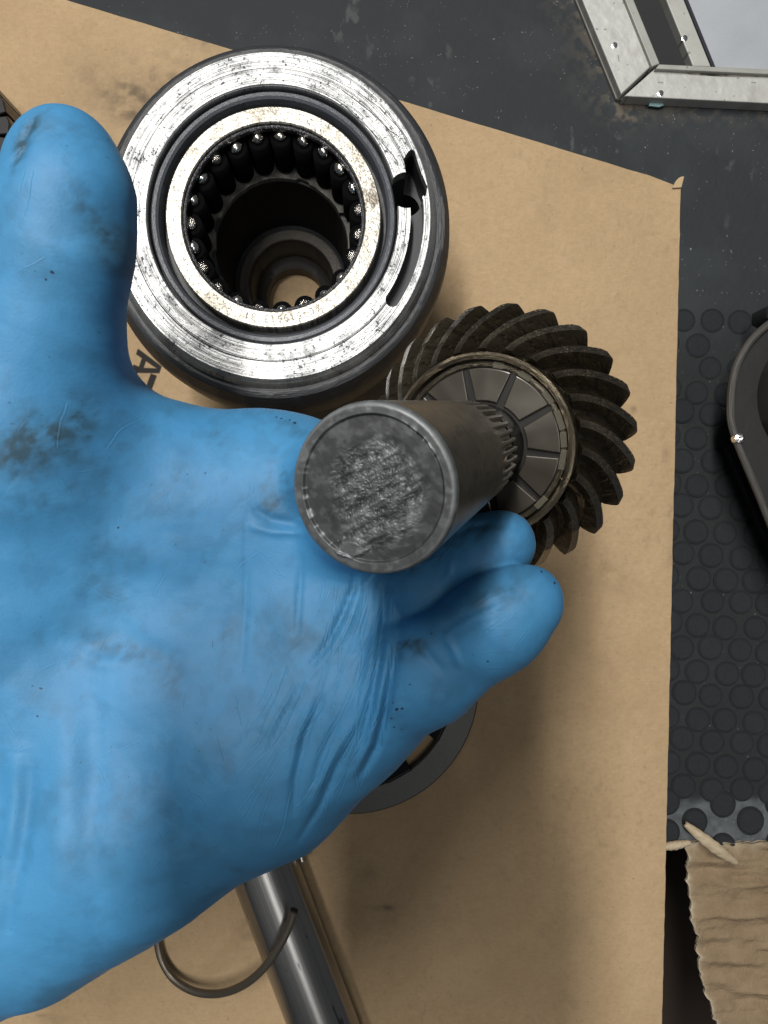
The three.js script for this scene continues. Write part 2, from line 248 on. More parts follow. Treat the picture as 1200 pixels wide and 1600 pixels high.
// ------------------------------------------------------------------ torn cardboard box, lower right
{
  const o = thing('torn_box', 'torn brown cardboard box with a rippled ragged flap in the lower right corner', 'box');
  const NX = 90, NY = 110, pos = [], idx = [], col = [];
  const zt = 0.3525;
  for (let j = 0; j <= NY; j++) {
    const v = j / NY, y = lerp(1317, 1760, v);
    const edge = 1070 + 0.1 * (y - 1320) + 18 * sm(1440, 1640, y) + (fbm(y / 9, 3.3, 3) - 0.5) * 13 + (n2(y / 2.2, 8) - 0.5) * 3.5;
    for (let i = 0; i <= NX; i++) {
      const u = i / NX, uu = Math.pow(u, 1.7), x = lerp(edge, 1480, uu), yy = y + (j === 0 ? (n2(x / 6, 1) - 0.5) * 7 : 0);
      const p = at(x, yy, zt);
      const wav = Math.sin(yy / 6.2 + 2.2 * fbm(x / 55, yy / 60, 3) * 3 + 0.6) * 0.0007 + (fbm(x / 110 + 4, yy / 17, 3) - 0.5) * 0.0042 + Math.sin(yy / 2.05 + x / 160) * 0.00022 * sm(0.4, 0.6, fbm(x / 40, yy / 40 + 7, 2)) + (n2(x / 9, yy / 5) - 0.5) * 0.0003;
      const lift = 0.0045 * Math.exp(-(x - edge) / 14) * (n2(yy / 24, 5) - 0.25);
      pos.push(p.x, p.y + wav * (0.5 + sm(0, 40, x - edge)) + lift, p.z);
      const pale = Math.exp(-(x - edge) / 3.2) * (0.3 + n2(yy / 7, 2)) * 0.8 + Math.exp(-(yy - 1317) / 8) * n2(x / 9, 4) * 0.7;
      let c = mix3([0.175, 0.120, 0.068], [0.27, 0.20, 0.122], fbm(x / 26, yy / 14, 4)); c = mix3(c, [0.11, 0.078, 0.045], n2(x / 2.4, yy / 2.4) * 0.22);
      c = mix3(c, [0.48, 0.42, 0.32], Math.min(1, pale)); col.push(...c);
    }
  }
  for (let j = 0; j < NY; j++) for (let i = 0; i < NX; i++) { const a = j * (NX + 1) + i, b = a + 1, c = a + NX + 1, d = c + 1; idx.push(a, c, b, b, c, d); }
  // underside, 1.6 mm below, and a closing skirt
  const n = pos.length / 3; for (let i = 0; i < n; i++) { pos.push(pos[3 * i], pos[3 * i + 1] - 0.0016, pos[3 * i + 2]); col.push(0.3, 0.22, 0.14); }
  for (let j = 0; j < NY; j++) for (let i = 0; i < NX; i++) { const a = n + j * (NX + 1) + i, b = a + 1, c = a + NX + 1, d = c + 1; idx.push(a, b, c, b, d, c); }
  const sk = (a, b) => idx.push(a, b, n + a, b, n + b, n + a);
  for (let j = 0; j < NY; j++) sk(j * (NX + 1), (j + 1) * (NX + 1)); for (let i = 0; i < NX; i++) sk(i + 1, i);
  const g = new THREE.BufferGeometry(); g.setAttribute('position', new THREE.Float32BufferAttribute(pos, 3)); g.setAttribute('color', new THREE.Float32BufferAttribute(col, 3)); g.setIndex(idx); g.computeVertexNormals(); planar(g, 0, 0, 0.1);
  const bm = paint(512, 512, (u, w) => 0.6 * fbm(u * 60, w * 60, 4) + 0.4 * n2(u * 260, w * 260), false);
  part('flap', g, new THREE.MeshStandardMaterial({ vertexColors: true, roughness: 0.92, bumpMap: bm, bumpScale: 0.0006 }), o);
  // torn curled strip
  const curl = (a, b, wd, liftm, name) => {
    const P = [], I = [], C = [], A = at(...a), B = at(...b), d = B.clone().sub(A), side = new THREE.Vector3(-d.z, 0, d.x).normalize(), NS = 26, NW = 6;
    for (let i = 0; i <= NS; i++) for (let k = 0; k <= NW; k++) {
      const t = i / NS, w = wd * (0.22 + 0.9 * Math.sin(Math.PI * (0.08 + 0.86 * t)) ** 0.7) * (0.9 + 0.25 * n2(i * 0.9, 4)), s = k / NW * 2 - 1;
      const p = A.clone().addScaledVector(d, t).addScaledVector(side, s * w); p.y += liftm * Math.sin(Math.PI * t) + 0.0012 * (1 - s * s) + 0.0005 * n2(i, k * 2);
      P.push(p.x, p.y, p.z); C.push(...mix3([0.44, 0.37, 0.26], [0.28, 0.21, 0.13], Math.abs(s) > 0.7 ? 0.8 : n2(i * 0.8, k) * 0.6));
    }
    for (let i = 0; i < NS; i++) for (let k = 0; k < NW; k++) { const q = i * (NW + 1) + k; I.push(q, q + NW + 1, q + 1, q + 1, q + NW + 1, q + NW + 2); }
    const n0 = P.length / 3, c0 = I.length; for (let i = 0; i < n0; i++) { P.push(P[3 * i], P[3 * i + 1] - 0.0009, P[3 * i + 2]); C.push(0.25, 0.18, 0.11); }
    for (let i = 0; i < c0; i += 3) I.push(n0 + I[i], n0 + I[i + 2], n0 + I[i + 1]);
    const g = new THREE.BufferGeometry(); g.setAttribute('position', new THREE.Float32BufferAttribute(P, 3)); g.setAttribute('color', new THREE.Float32BufferAttribute(C, 3)); g.setIndex(I); g.computeVertexNormals();
    part(name, g, new THREE.MeshStandardMaterial({ vertexColors: true, roughness: 0.92, side: THREE.DoubleSide }), o, 'pale torn curl of paper on the flap');
  };
  curl([1070, 1287, 0.3465], [1150, 1348, 0.3495], 0.0021, 0.003, 'torn_strip');
  curl([1028, 1324, 0.3535], [1078, 1316, 0.3515], 0.0016, 0.001, 'torn_strip');
  // the box below: inside walls and bottom, deep and dark
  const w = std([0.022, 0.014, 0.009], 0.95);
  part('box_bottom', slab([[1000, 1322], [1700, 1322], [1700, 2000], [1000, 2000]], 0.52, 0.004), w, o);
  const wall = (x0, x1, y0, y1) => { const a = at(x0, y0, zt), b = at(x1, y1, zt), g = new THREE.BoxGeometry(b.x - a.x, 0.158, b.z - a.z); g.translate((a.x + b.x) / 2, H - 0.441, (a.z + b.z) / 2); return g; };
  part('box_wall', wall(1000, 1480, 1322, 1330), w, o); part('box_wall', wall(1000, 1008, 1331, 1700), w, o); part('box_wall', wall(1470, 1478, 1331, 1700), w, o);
}

// ------------------------------------------------------------------ hub with roller bearing
const HUBC = new THREE.Vector3(-0.0396, 0.0012, -0.0949);
{
  const o = thing('wheel_hub', 'thick round steel hub with bright scratched face and open roller bearing', 'hub', HUBC);
  o.rotation.set(-0.04, 0, -0.03); o.scale.set(0.985, 1, 1.035);
  const TOP = 0.0950, D = 0.13;
  // scratched, pitted steel of the face
  const marks = []; const RR = 0.0405; for (let i = 0; i < 130; i++) { const a = rnd() * 6.283, r = 0.0425 + rnd() * 0.0115; marks.push([r * Math.cos(a), r * Math.sin(a), 0.0001 + rnd() * rnd() * 0.0007]); }
  const faceFn = (rough) => (u, w) => {
    const x = (u - 0.5) * D, z = (w - 0.5) * D, r = Math.hypot(x, z), a = Math.atan2(z, x); if (r < RR || r > 0.0575) return rough ? 0.5 : [0.4, 0.4, 0.4];
    const turn = n2(r * 9000, a * 1.2), t2 = n2(r * 3100 + 40, a * 2.6 + 9), bl = fbm(x * 170 + 9, z * 170, 4), gr = n2(x * 3800, z * 3800), mid = fbm(x * 620 + 3, z * 620, 3);
    const wear = sm(0.50, 0.66, 0.55 * mid + 0.45 * t2), pits = sm(0.72, 0.78, fbm(x * 1500, z * 1500 + 20, 3) + 0.25 * (bl - 0.5));
    let v = 0.69 - 0.15 * turn - 0.11 * t2 - 0.08 * wear - 0.10 * gr; v -= 0.14 * sm(0.48, 0.72, bl);
    const line = Math.exp(-(((r - 0.0472) / 0.0004) ** 2)) * (0.35 + 0.5 * n2(a * 7, 3)) + 0.6 * Math.exp(-(((r - 0.0441 - 0.0008 * n2(a * 3, 1)) / 0.00022) ** 2)) * sm(0.4, 0.6, n2(a * 4, 8));
    v *= 1 - 0.55 * line; v *= 1 - 0.5 * pits;
        v = Math.max(0.04, v);
    if (rough) return 0.44 + 0.06 * wear + 0.30 * pits + 0.08 * turn + 0.08 * bl;
    return mix3([v * 1.0, v * 1.0, v * 0.985], [v * 0.94, v * 0.97, v * 1.0], bl);
  };
  const fmap = paint(1536, 1536, faceFn(false), true, (cx, w) => {
    // dark edges of lifted flakes beside the slot
    const P = (px, py) => [((px - 432) * 0.255 / FPX / D + 0.5) * w, ((py - 342) * 0.255 / FPX / D + 0.5) * w];
    for (const m of marks) { cx.fillStyle = 'rgba(52,54,56,' + (0.35 + 0.5 * rnd()).toFixed(2) + ')'; cx.beginPath(); for (let i = 0; i < 9; i++) { const a = i / 9 * 6.283, q = m[2] * (0.5 + 0.7 * rnd()) / D * w; cx[i ? 'lineTo' : 'moveTo']((m[0] / D + 0.5) * w + q * Math.cos(a), (m[1] / D + 0.5) * w + q * Math.sin(a)); } cx.fill(); }
    cx.strokeStyle = 'rgba(38,40,43,0.9)'; cx.lineCap = 'round';
    for (const [lw, pts] of [[3.2, [[540, 150], [585, 182], [618, 212], [632, 220]]], [2.5, [[560, 148], [600, 175], [630, 205], [645, 222]]], [2.6, [[545, 175], [590, 215], [622, 250], [630, 262]]], [2.2, [[640, 330], [642, 370], [638, 400]]], [2.4, [[646, 395], [640, 430]]], [2.6, [[632, 478], [615, 500], [600, 520]]], [2, [[642, 478], [628, 500], [608, 526]]], [2, [[226, 290], [221, 305], [224, 316]]]]) {
      cx.lineWidth = lw * w / 1536; cx.beginPath(); pts.forEach(([x, y], i) => cx[i ? 'lineTo' : 'moveTo'](...P(x, y))); cx.stroke();
    }
  });
  const frough = paint(768, 768, faceFn(true), false), fb = paint(1024, 1024, (u, w) => { const x = (u - 0.5) * D, z = (w - 0.5) * D, r = Math.hypot(x, z), a = Math.atan2(z, x); return 0.5 * n2(r * 6000, a * 1.5) + 0.3 * fbm(x * 500, z * 500, 3) + 0.2 * n2(x * 2600, z * 2600); }, false);
  const steel = std([1, 1, 1], 1, 1, { map: fmap, roughnessMap: frough, bumpMap: fb, bumpScale: 0.00022 });
  const nb = paint(512, 512, (u, w) => 0.6 * fbm(u * 40, w * 40, 4) + 0.4 * n2(u * 200, w * 200), false);
  const dmap = paint(512, 512, (u, w) => { const a = fbm(u * 16, w * 10, 4); let c = mix3([0.012, 0.0135, 0.016], [0.032, 0.034, 0.039], a); if (fbm(u * 90, w * 90, 2) > 0.80) c = mix3(c, [0.1, 0.1, 0.1], 0.4); return c; });
  const darkSide = std([1, 1, 1], 0.5, 0.15, { map: dmap, bumpMap: nb, bumpScale: 0.00015 });
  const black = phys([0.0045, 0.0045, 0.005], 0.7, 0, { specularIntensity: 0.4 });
  const face = new THREE.LatheGeometry([[0.0420, 0.0904], [0.0556, 0.0904], [0.0553, 0.0920], [0.0545, 0.0935], [0.0532, 0.0944], [0.0478, 0.0947], [0.0474, 0.0950], [0.0424, 0.0950], [0.0420, 0.0946], [0.0420, 0.0904]].map(([a, b]) => new THREE.Vector2(a, b)), 220);
  const barrel = new THREE.LatheGeometry([[0.0128, 0.001], [0.0405, 0.001], [0.0425, 0.003], [0.0450, 0.020], [0.0540, 0.042], [0.0588, 0.055], [0.0606, 0.068], [0.0612, 0.080], [0.0605, 0.0862], [0.0585, 0.0898], [0.0568, 0.0906], [0.0560, 0.0904], [0.0420, 0.0902], [0.0420, 0.0870], [0.0345, 0.0870], [0.0345, 0.0640], [0.0250, 0.0640], [0.0245, 0.0560], [0.0240, 0.0270], [0.0224, 0.0255], [0.0188, 0.0252], [0.0180, 0.0240], [0.0170, 0.0110], [0.0150, 0.0090], [0.0128, 0.0080], [0.0128, 0.001]].map(([a, b]) => new THREE.Vector2(a, b)), 180);
  const B = (g) => { const m = new Brush(g); m.updateMatrixWorld(); return m; }, ev = new Evaluator(); ev.attributes = ['position', 'normal', 'uv'];
  // curved slot, round hole and short straight slot (outlines from the photograph)
  const slotShape = (r0, r1, a0, a1) => { const s = new THREE.Shape(); s.absarc(0, 0, r1, a0, a1, false); const m = (r0 + r1) / 2, h = (r1 - r0) / 2; s.absarc(m * Math.cos(a1), m * Math.sin(a1), h, a1, a1 + Math.PI, false); s.absarc(0, 0, r0, a1, a0, true); s.absarc(m * Math.cos(a0), m * Math.sin(a0), h, a0 + Math.PI, a0 + 2 * Math.PI, false); return s; };
  const down = (s, y0, y1) => { const g = new THREE.ExtrudeGeometry(s, { depth: y1 - y0, bevelEnabled: false, curveSegments: 40 }); g.rotateX(-Math.PI / 2); g.translate(0, y0, 0); return g; };
  const k = 0.255 / FPX, L2 = (x, y) => new THREE.Vector2((x - 432) * k / 0.975, -(y - 342) * k / 1.01);
  const slot = down(slotShape(0.0463, 0.0509, -0.60, 0.10), 0.088, 0.1);
  const hc = L2(638, 303), hole = new THREE.CylinderGeometry(0.0059, 0.0059, 0.05, 40); hole.translate(hc.x, 0.0760, -hc.y);
  const neck = down(new THREE.Shape([L2(634, 254), L2(640, 243), L2(646, 238), L2(651, 241), L2(662, 276), L2(671, 296), L2(668, 312), L2(640, 296)]), 0.0785, 0.1);
  let f = B(face); for (const c of [slot, hole, neck]) f = ev.evaluate(f, B(c), SUBTRACTION);
  let b = B(barrel); for (const c of [hole, neck, slot]) b = ev.evaluate(b, B(c), SUBTRACTION);
  const fg = planar(crease(f.geometry, 0.5), 0, 0, D); part('face_plate', fg, steel, o);
  const bg = crease(b.geometry, 0.5); part('barrel', bg, darkSide, o);
  // rubber seal, bearing ring, cage, rollers, thrust plate
  const rub = std([0.062, 0.067, 0.08], 0.42, 0.1, { bumpMap: nb, bumpScale: 0.00012 });
  part('seal_ring', planar(lathe([[0.0382, 0.0872], [0.0413, 0.0872], [0.0413, 0.0925], [0.0408, 0.0931], [0.0396, 0.0932], [0.0388, 0.0926], [0.0382, 0.0912], [0.0382, 0.0872]]), 0, 0, 0.05), rub, o);
  const BD = 0.076;
  const bmap = paint(1024, 1024, (u, w) => {
    const x = (u - 0.5) * BD, z = (w - 0.5) * BD, r = Math.hypot(x, z), a = Math.atan2(z, x), bl = fbm(x * 190, z * 190, 4), sp = fbm(x * 1500, z * 1500, 3), tn = n2(r * 7000, a * 1.3);
    let v = mix3([0.37, 0.357, 0.318], [0.50, 0.487, 0.44], 1 - tn * 0.7); v = mix3(v, [0.21, 0.19, 0.155], sm(0.52, 0.74, bl) * 0.7);
    v = mix3(v, [0.10, 0.09, 0.075], sm(0.58, 0.68, sp) * 0.7);
    v = mix3(v, [0.10, 0.085, 0.07], Math.exp(-(((a + 0.15) / 0.22) ** 2)) * sm(0.4, 0.62, fbm(x * 500, z * 500, 3)) * 0.8); return v;
  }, true, (cx, w) => {
    cx.fillStyle = 'rgba(45,40,34,0.85)'; const R = 0.0334 / BD * w; const str = 'AC-519613-31'; cx.font = '' + Math.round(0.0031 / BD * w) + 'px monospace'; cx.textAlign = 'center'; cx.textBaseline = 'middle';
    for (let i = 0; i < str.length; i++) { const a = Math.PI / 2 - 0.10 + (i - 5.5) * 0.066; cx.save(); cx.translate(w / 2 + R * Math.cos(a), w / 2 + R * Math.sin(a)); cx.rotate(a + Math.PI / 2); cx.fillText(str[i], 0, 0); cx.restore(); }
  });
  part('bearing_ring', planar(ring(0.0309, 0.0364, 0.0660, 0.0928, 0.0004), 0, 0, BD), std([1, 1, 1], 0.47, 0.95, { map: bmap, bumpMap: nb, bumpScale: 0.0002 }), o);
  part('cage_ring', planar(ring(0.0297, 0.03085, 0.0895, 0.0917, 0.0003), 0, 0, 0.03), std([0.11, 0.11, 0.12], 0.32, 0.8, { bumpMap: nb, bumpScale: 0.0006 }), o);
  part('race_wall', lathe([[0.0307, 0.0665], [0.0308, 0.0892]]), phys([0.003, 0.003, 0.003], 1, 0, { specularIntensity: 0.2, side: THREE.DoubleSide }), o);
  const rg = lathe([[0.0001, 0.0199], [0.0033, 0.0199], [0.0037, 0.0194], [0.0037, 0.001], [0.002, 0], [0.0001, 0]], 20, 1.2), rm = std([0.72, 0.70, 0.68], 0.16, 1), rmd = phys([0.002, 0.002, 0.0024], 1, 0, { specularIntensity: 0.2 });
  const endG = new THREE.SphereGeometry(0.0023, 20, 12, 0, 2 * Math.PI, 0, 1.5), rms = [rm, std([0.42, 0.40, 0.37], 0.17, 1, { bumpMap: nb, bumpScale: 0.0001 }), std([0.6, 0.57, 0.52], 0.2, 1)];
  for (let i = 0; i < 23; i++) {
    const a = i / 23 * 2 * Math.PI + 0.12, r = part('roller', rg, rmd, o); const rr = 0.0292 + 0.0003 * rnd(); r.position.set(rr * Math.cos(a), 0.0672 - 0.0006 * rnd(), rr * Math.sin(a)); r.rotation.set((rnd() - 0.5) * 0.02, rnd() * 6, (rnd() - 0.5) * 0.02);
    const e = part('roller_end', endG, rms[Math.floor(rnd() * 3)], r); e.position.set(0, 0.0202, 0); e.scale.set(0.85 + 0.3 * rnd(), 0.7 + 0.4 * rnd(), 0.85 + 0.3 * rnd());
  }
  const ts = new THREE.Shape(); for (let i = 0; i <= 260; i++) {
    const a = i / 260 * 2 * Math.PI; let r = 0.0247 + 0.0004 * (n2(a * 9, 2) - 0.5);
    for (const [c, wd, dr] of [[-0.42, 0.06, 0.0022], [0.55, 0.42, 0.0019], [1.95, 0.07, 0.0021], [2.65, 0.40, 0.0016], [3.45, 0.06, 0.0019], [-1.25, 0.07, 0.0008]]) { let d = a - c; d = Math.atan2(Math.sin(d), Math.cos(d)); r += dr * (1 - sm(wd, wd + 0.05, Math.abs(d))); }
    ts[i ? 'lineTo' : 'moveTo'](r * Math.cos(a), -r * Math.sin(a));
  }
  const outer = new THREE.Shape(); outer.absarc(0, 0, 0.0306, 0, 2 * Math.PI); outer.holes.push(new THREE.Path(ts.getPoints(1)));
  part('thrust_plate', planar(down(outer, 0.0645, 0.0668), 0, 0, 0.05), std([0.17, 0.165, 0.15], 0.75, 0, { map: paint(256, 256, (u, w) => { const v = 0.3 + 0.7 * fbm(u * 30, w * 30, 4); return [v, v, v * 0.97]; }), bumpMap: nb, bumpScale: 0.0008 }), o);
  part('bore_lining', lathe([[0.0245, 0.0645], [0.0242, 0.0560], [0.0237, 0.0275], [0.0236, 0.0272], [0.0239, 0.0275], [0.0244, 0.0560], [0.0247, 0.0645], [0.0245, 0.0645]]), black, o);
  part('lower_lining', lathe([[0.0183, 0.0248], [0.0177, 0.0238], [0.0167, 0.0112], [0.0147, 0.0092], [0.0126, 0.0082], [0.0125, 0.0012], [0.0127, 0.0012], [0.0128, 0.0082], [0.0149, 0.0091], [0.0169, 0.0111], [0.0179, 0.0238], [0.0183, 0.0248]]), std([0.02, 0.018, 0.016], 0.5, 0.2), o);
  part('step_ring', planar(ring(0.0182, 0.0222, 0.0250, 0.0262, 0.0003), 0, 0, 0.05), std([0.055, 0.048, 0.04], 0.6, 0.2, { bumpMap: nb, bumpScale: 0.0003 }), o);
}

// ------------------------------------------------------------------ bevel gear with shaft, held in the hand
const GC = [at(580, 765, 0.124), at(728, 707, 0.183)];
const GL = GC[0].distanceTo(GC[1]), SR = 138 * 0.124 / FPX, SE = 0.0122 / SR;   // shaft radius at its end; how far it tapers towards the gear
{
  const ax = GC[0].clone().sub(GC[1]).normalize();
  const o = thing('bevel_gear', 'oily dark gear with curved teeth and thick worn shaft, held in the blue glove', 'gear', GC[1]);
  o.quaternion.setFromUnitVectors(new THREE.Vector3(0, 1, 0), ax);
  const nb = paint(512, 512, (u, w) => 0.6 * fbm(u * 30, w * 30, 4) + 0.4 * n2(u * 150, w * 150), false);
  const gm = paint(512, 512, (u, w) => { const a = fbm(u * 10, w * 10, 4), b = fbm(u * 50 + 7, w * 50, 3); let c = mix3([0.040, 0.034, 0.023], [0.150, 0.126, 0.084], a); c = mix3(c, [0.020, 0.018, 0.014], sm(0.5, 0.75, b) * 0.6); return c; });
  const oily = phys([1, 1, 1], 0.38, 0.8, { map: gm, bumpMap: nb, bumpScale: 0.00018, clearcoat: 1, clearcoatRoughness: 0.07 });
  const oily2 = phys([0.75, 0.73, 0.7], 0.34, 0.8, { map: gm, bumpMap: nb, bumpScale: 0.00018, clearcoat: 1, clearcoatRoughness: 0.07 });
  const ob = paint(512, 512, (u, w) => 0.8 * fbm(u * 12, w * 12, 3) + 0.2 * sm(0.6, 0.8, n2(u * 90, w * 90)), false);
  for (const q of [oily, oily2]) { q.bumpMap = ob; q.bumpScale = 0.0011; }
  const padm = phys([0.5, 0.5, 0.52], 0.42, 0.4, { map: gm, bumpMap: ob, bumpScale: 0.0008, clearcoat: 0.6, clearcoatRoughness: 0.2 }), groove = std([0.008, 0.007, 0.006], 0.45, 0.3);
  // --- teeth on the cone
  const y = (s) => (1 - s) * GL, NT_ = 23;
  const tooth = (() => {
    const P = [], I = [], NS = 14, uvs = [];
    const rootIn = [0.0236, y(1.42)], rootOut = [0.0332, y(1.70)], tipIn = [0.0252, y(1.31)], tipOut = [0.0379, y(1.58)];
    const rings = [];
    for (let i = -1; i <= NS + 1; i++) {
      const u = Math.min(1, Math.max(0, i / NS)), endk = i < 0 || i > NS;         // extra rings make a chamfer at both ends
      const th = 0.40 * Math.pow(u, 1.25) - 0.17;
      const rr = lerp(rootIn[0], rootOut[0], u), ry = lerp(rootIn[1], rootOut[1], u); let tr = lerp(tipIn[0], tipOut[0], u), ty = lerp(tipIn[1], tipOut[1], u);
      if (i === 0) { tr = lerp(rr, tr, 0.93); ty = lerp(ry, ty, 0.93); } if (i === NS) { tr = lerp(rr, tr, 0.93); ty = lerp(ry, ty, 0.93); }
      const wr = 0.128, wt = 0.056; const row = [];
      for (const [h, w, lean] of [[-0.1, 1.03, 0], [0.28, 0.86, 0], [0.66, 0.60, 0], [0.93, 0.39, 0], [1, 0.29, 0], [1, -0.29, 0], [0.93, -0.39, 0], [0.66, -0.60, 0], [0.28, -0.86, 0], [-0.1, -1.03, 0]]) {
        const hh = endk ? h * 0.84 : h, r = lerp(rr, tr, hh) + (endk ? (i < 0 ? -0.0004 : 0.0005) : 0), yy = lerp(ry, ty, hh), a = th + w * wr * (endk ? 0.86 : 1);
        row.push(P.length / 3); P.push(r * Math.cos(a), yy, r * Math.sin(a)); uvs.push(u * 0.5, h * 0.2 + w * 0.2);
      }
      rings.push(row);
    }
    for (let i = 0; i + 1 < rings.length; i++) for (let k = 0; k < 9; k++) { const a = rings[i][k], b = rings[i][k + 1], c = rings[i + 1][k], d = rings[i + 1][k + 1]; I.push(a, b, c, b, d, c); }
    for (const [r, f] of [[rings[0], 1], [rings[rings.length - 1], 0]]) for (let k = 0; k < 4; k++) { const a = r[k], b = r[k + 1], c = r[8 - k], d = r[9 - k]; f ? I.push(a, c, b, a, d, c) : I.push(a, b, c, a, c, d); }
    const g = new THREE.BufferGeometry(); g.setAttribute('position', new THREE.Float32BufferAttribute(P, 3)); g.setAttribute('uv', new THREE.Float32BufferAttribute(uvs, 2)); g.setIndex(I);
    return crease(g, 0.55);
  })();
  const body = part('gear_body', lathe([[0.0105, y(1.30)], [0.0230, y(1.31)], [0.0239, y(1.405)], [0.0337, y(1.69)], [0.0334, y(1.80)], [0.0275, y(1.93)], [0.0105, y(1.93)], [0.0105, y(1.30)]]), oily2, o);
  for (let i = 0; i < NT_; i++) { const t = part('tooth', tooth, rnd() > 0.5 ? oily : oily2, o); t.rotation.y = -i / NT_ * 2 * Math.PI + 0.05; }
  // --- thrust plate with radial pads and its bronze-edged rim
  part('rim_ring', ring(0.0222, 0.0239, y(1.36), y(1.225), 0.0007), phys([0.17, 0.14, 0.095], 0.3, 0.85, { bumpMap: nb, bumpScale: 0.0003, clearcoat: 0.9, clearcoatRoughness: 0.1 }), o);
  part('plate', ring(0.0095, 0.0215, y(1.34), y(1.280), 0.0003), groove, o);
  part('band', ring(0.0203, 0.0216, y(1.279), y(1.262), 0.0003), phys([0.10, 0.085, 0.06], 0.35, 0.8, { bumpMap: nb, bumpScale: 0.0002, clearcoat: 0.8, clearcoatRoughness: 0.15 }), o);
  const pad = (() => { const s = new THREE.Shape(), a = 0.262; s.absarc(0, 0, 0.0197, -a, a, false); s.absarc(0, 0, 0.0120, a * 0.80, -a * 0.80, true); const g = new THREE.ExtrudeGeometry(s, { depth: 0.0010, bevelEnabled: true, bevelSize: 0.0003, bevelThickness: 0.0003, bevelSegments: 2, curveSegments: 14 }); g.rotateX(-Math.PI / 2); g.translate(0, y(1.28) + 0.0001, 0); return g; })();
  for (let i = 0; i < 10; i++) { const m = part('pad', pad, padm, o); m.rotation.y = i / 10 * 2 * Math.PI + 0.2; m.rotation.x = (rnd() - 0.5) * 0.02; }
  const blk = (() => { const g = new THREE.BoxGeometry(0.0015, 0.0007, 0.0044, 1, 1, 1); g.translate(0.0209, y(1.262) + 0.0001, 0); return g; })();
  for (const a of [-1.35, -1.0, -0.62, -0.32, -0.08, 0.16, 0.75]) { const m = part('wear_patch', blk, std([0.42, 0.38, 0.29], 0.5, 0.7, { bumpMap: nb, bumpScale: 0.0006 }), o); m.rotation.y = -a; m.scale.set(1, 1, 0.5 + 0.7 * rnd()); }
  // --- shaft: smooth with short splines near the gear
  {
    const NA = 432, NY = 60, P = [], I = [], uv = [];
    for (let j = 0; j <= NY; j++) for (let i = 0; i <= NA; i++) {
      const t = j / NY, yy = lerp(-0.0015, GL - 0.0014, t), a = i / NA * 2 * Math.PI, gv = sm(0.25, 0.75, 0.5 + 0.5 * Math.cos(a * 36)), ln = 0.019 + 0.005 * n2(Math.round(a * 36 / 6.283) * 3.1, 4);
      const r = SR * lerp(SE, 1, Math.max(0, t)) - gv * 0.0012 * (1 - sm(ln * 0.3, ln, yy)) - (j === 0 ? 0.0006 : 0);
      P.push(r * Math.cos(a), yy, r * Math.sin(a)); uv.push(i / NA * 2, t * 2);
    }
    for (let j = 0; j < NY; j++) for (let i = 0; i < NA; i++) { const a = j * (NA + 1) + i; I.push(a, a + NA + 1, a + 1, a + 1, a + NA + 1, a + NA + 2); }
    const g = new THREE.BufferGeometry(); g.setAttribute('position', new THREE.Float32BufferAttribute(P, 3)); g.setAttribute('uv', new THREE.Float32BufferAttribute(uv, 2)); g.setIndex(I); g.computeVertexNormals();
    const sm_ = paint(1024, 512, (u, w) => { const a = fbm(u * 12, w * 5, 4), b = n2(u * 90, w * 260); let c = mix3([0.15, 0.135, 0.108], [0.25, 0.226, 0.185], a); c = mix3(c, [0.09, 0.08, 0.065], sm(0.5, 0.8, fbm(u * 30 + 4, w * 18, 4)) * 0.5 + b * 0.12); return c; });
    part('shaft', g, std([1, 1, 1], 0.38, 0.85, { map: sm_, bumpMap: nb, bumpScale: 0.00005 }), o);
    part('neck', lathe([[0.0108, -0.002], [0.0108, y(1.3)]], 64), std([0.01, 0.009, 0.008], 0.5, 0.5, { side: THREE.DoubleSide }), o);
    part('spline_end', lathe([[SR * SE - 0.001, -0.0014], [0.0105, -0.0018]], 64), std([0.015, 0.013, 0.011], 0.5, 0.6, { side: THREE.DoubleSide }), o);
  }
  // --- worn end: rounded lip, shallow recess and a rough broken patch
  {
    const NR = 130, NA = 300, P = [], I = [], C = [], uv = [];
    const hgt = (x, z, r, a) => {
      const q = r / SR; let h = 0, tone = 0.09, bright = 0;
      const lip = 1 - sm(0.955, 1.0, q); h -= (1 - Math.sqrt(Math.max(0, 1 - ((Math.max(q, 0.93) - 0.93) / 0.07) ** 2))) * 0.0014;
      h -= 0.0006 * (1 - sm(0.835, 0.862, q + 0.006 * (n2(a * 8, 1) - 0.5)));
      tone = lerp(0.072, 0.115, sm(0.845, 0.87, q));
      const X = x / SR, Z = z / SR, bx = X - 0.06, bz = Z - 0.07, bq = Math.hypot(bx * 1.12, bz * 1.0) + 0.22 * (fbm(X * 3 + 5, Z * 3, 3) - 0.5);
      const inb = 1 - sm(0.54, 0.74, bq);
      const su = X * 0.86 - Z * 0.5, sv = X * 0.5 + Z * 0.86, str = fbm(su * 3.2, sv * 13 + 3, 4), gr = fbm(su * 17, sv * 30, 4);
      h += inb * ((str - 0.5) * 0.0007 + (gr - 0.5) * 0.00034 + (n2(X * 60, Z * 60) - 0.5) * 0.00012 - 0.00018);
      const tg = sm(0.35, 0.7, str * 0.6 + gr * 0.4); tone = lerp(tone, 0.060 + 0.12 * tg, inb);
      const fl = 1 - sm(0.10, 0.17, Math.hypot((X + 0.28) * 0.8, (Z - 0.70) * 1.3) + 0.1 * (gr - 0.5)); h += fl * 0.0007; tone = lerp(tone, 0.17, fl);
      h += (1 - inb) * ((fbm(X * 5, Z * 5, 3) - 0.5) * 0.00016 + (fbm(X * 16, Z * 16, 3) - 0.5) * 0.00009); tone *= 0.8 + 0.5 * sm(0.45, 0.7, fbm(X * 11 + 3, Z * 11, 4)); tone *= 0.75 + 0.55 * fbm(X * 6 + 2, Z * 6 + 9, 4);
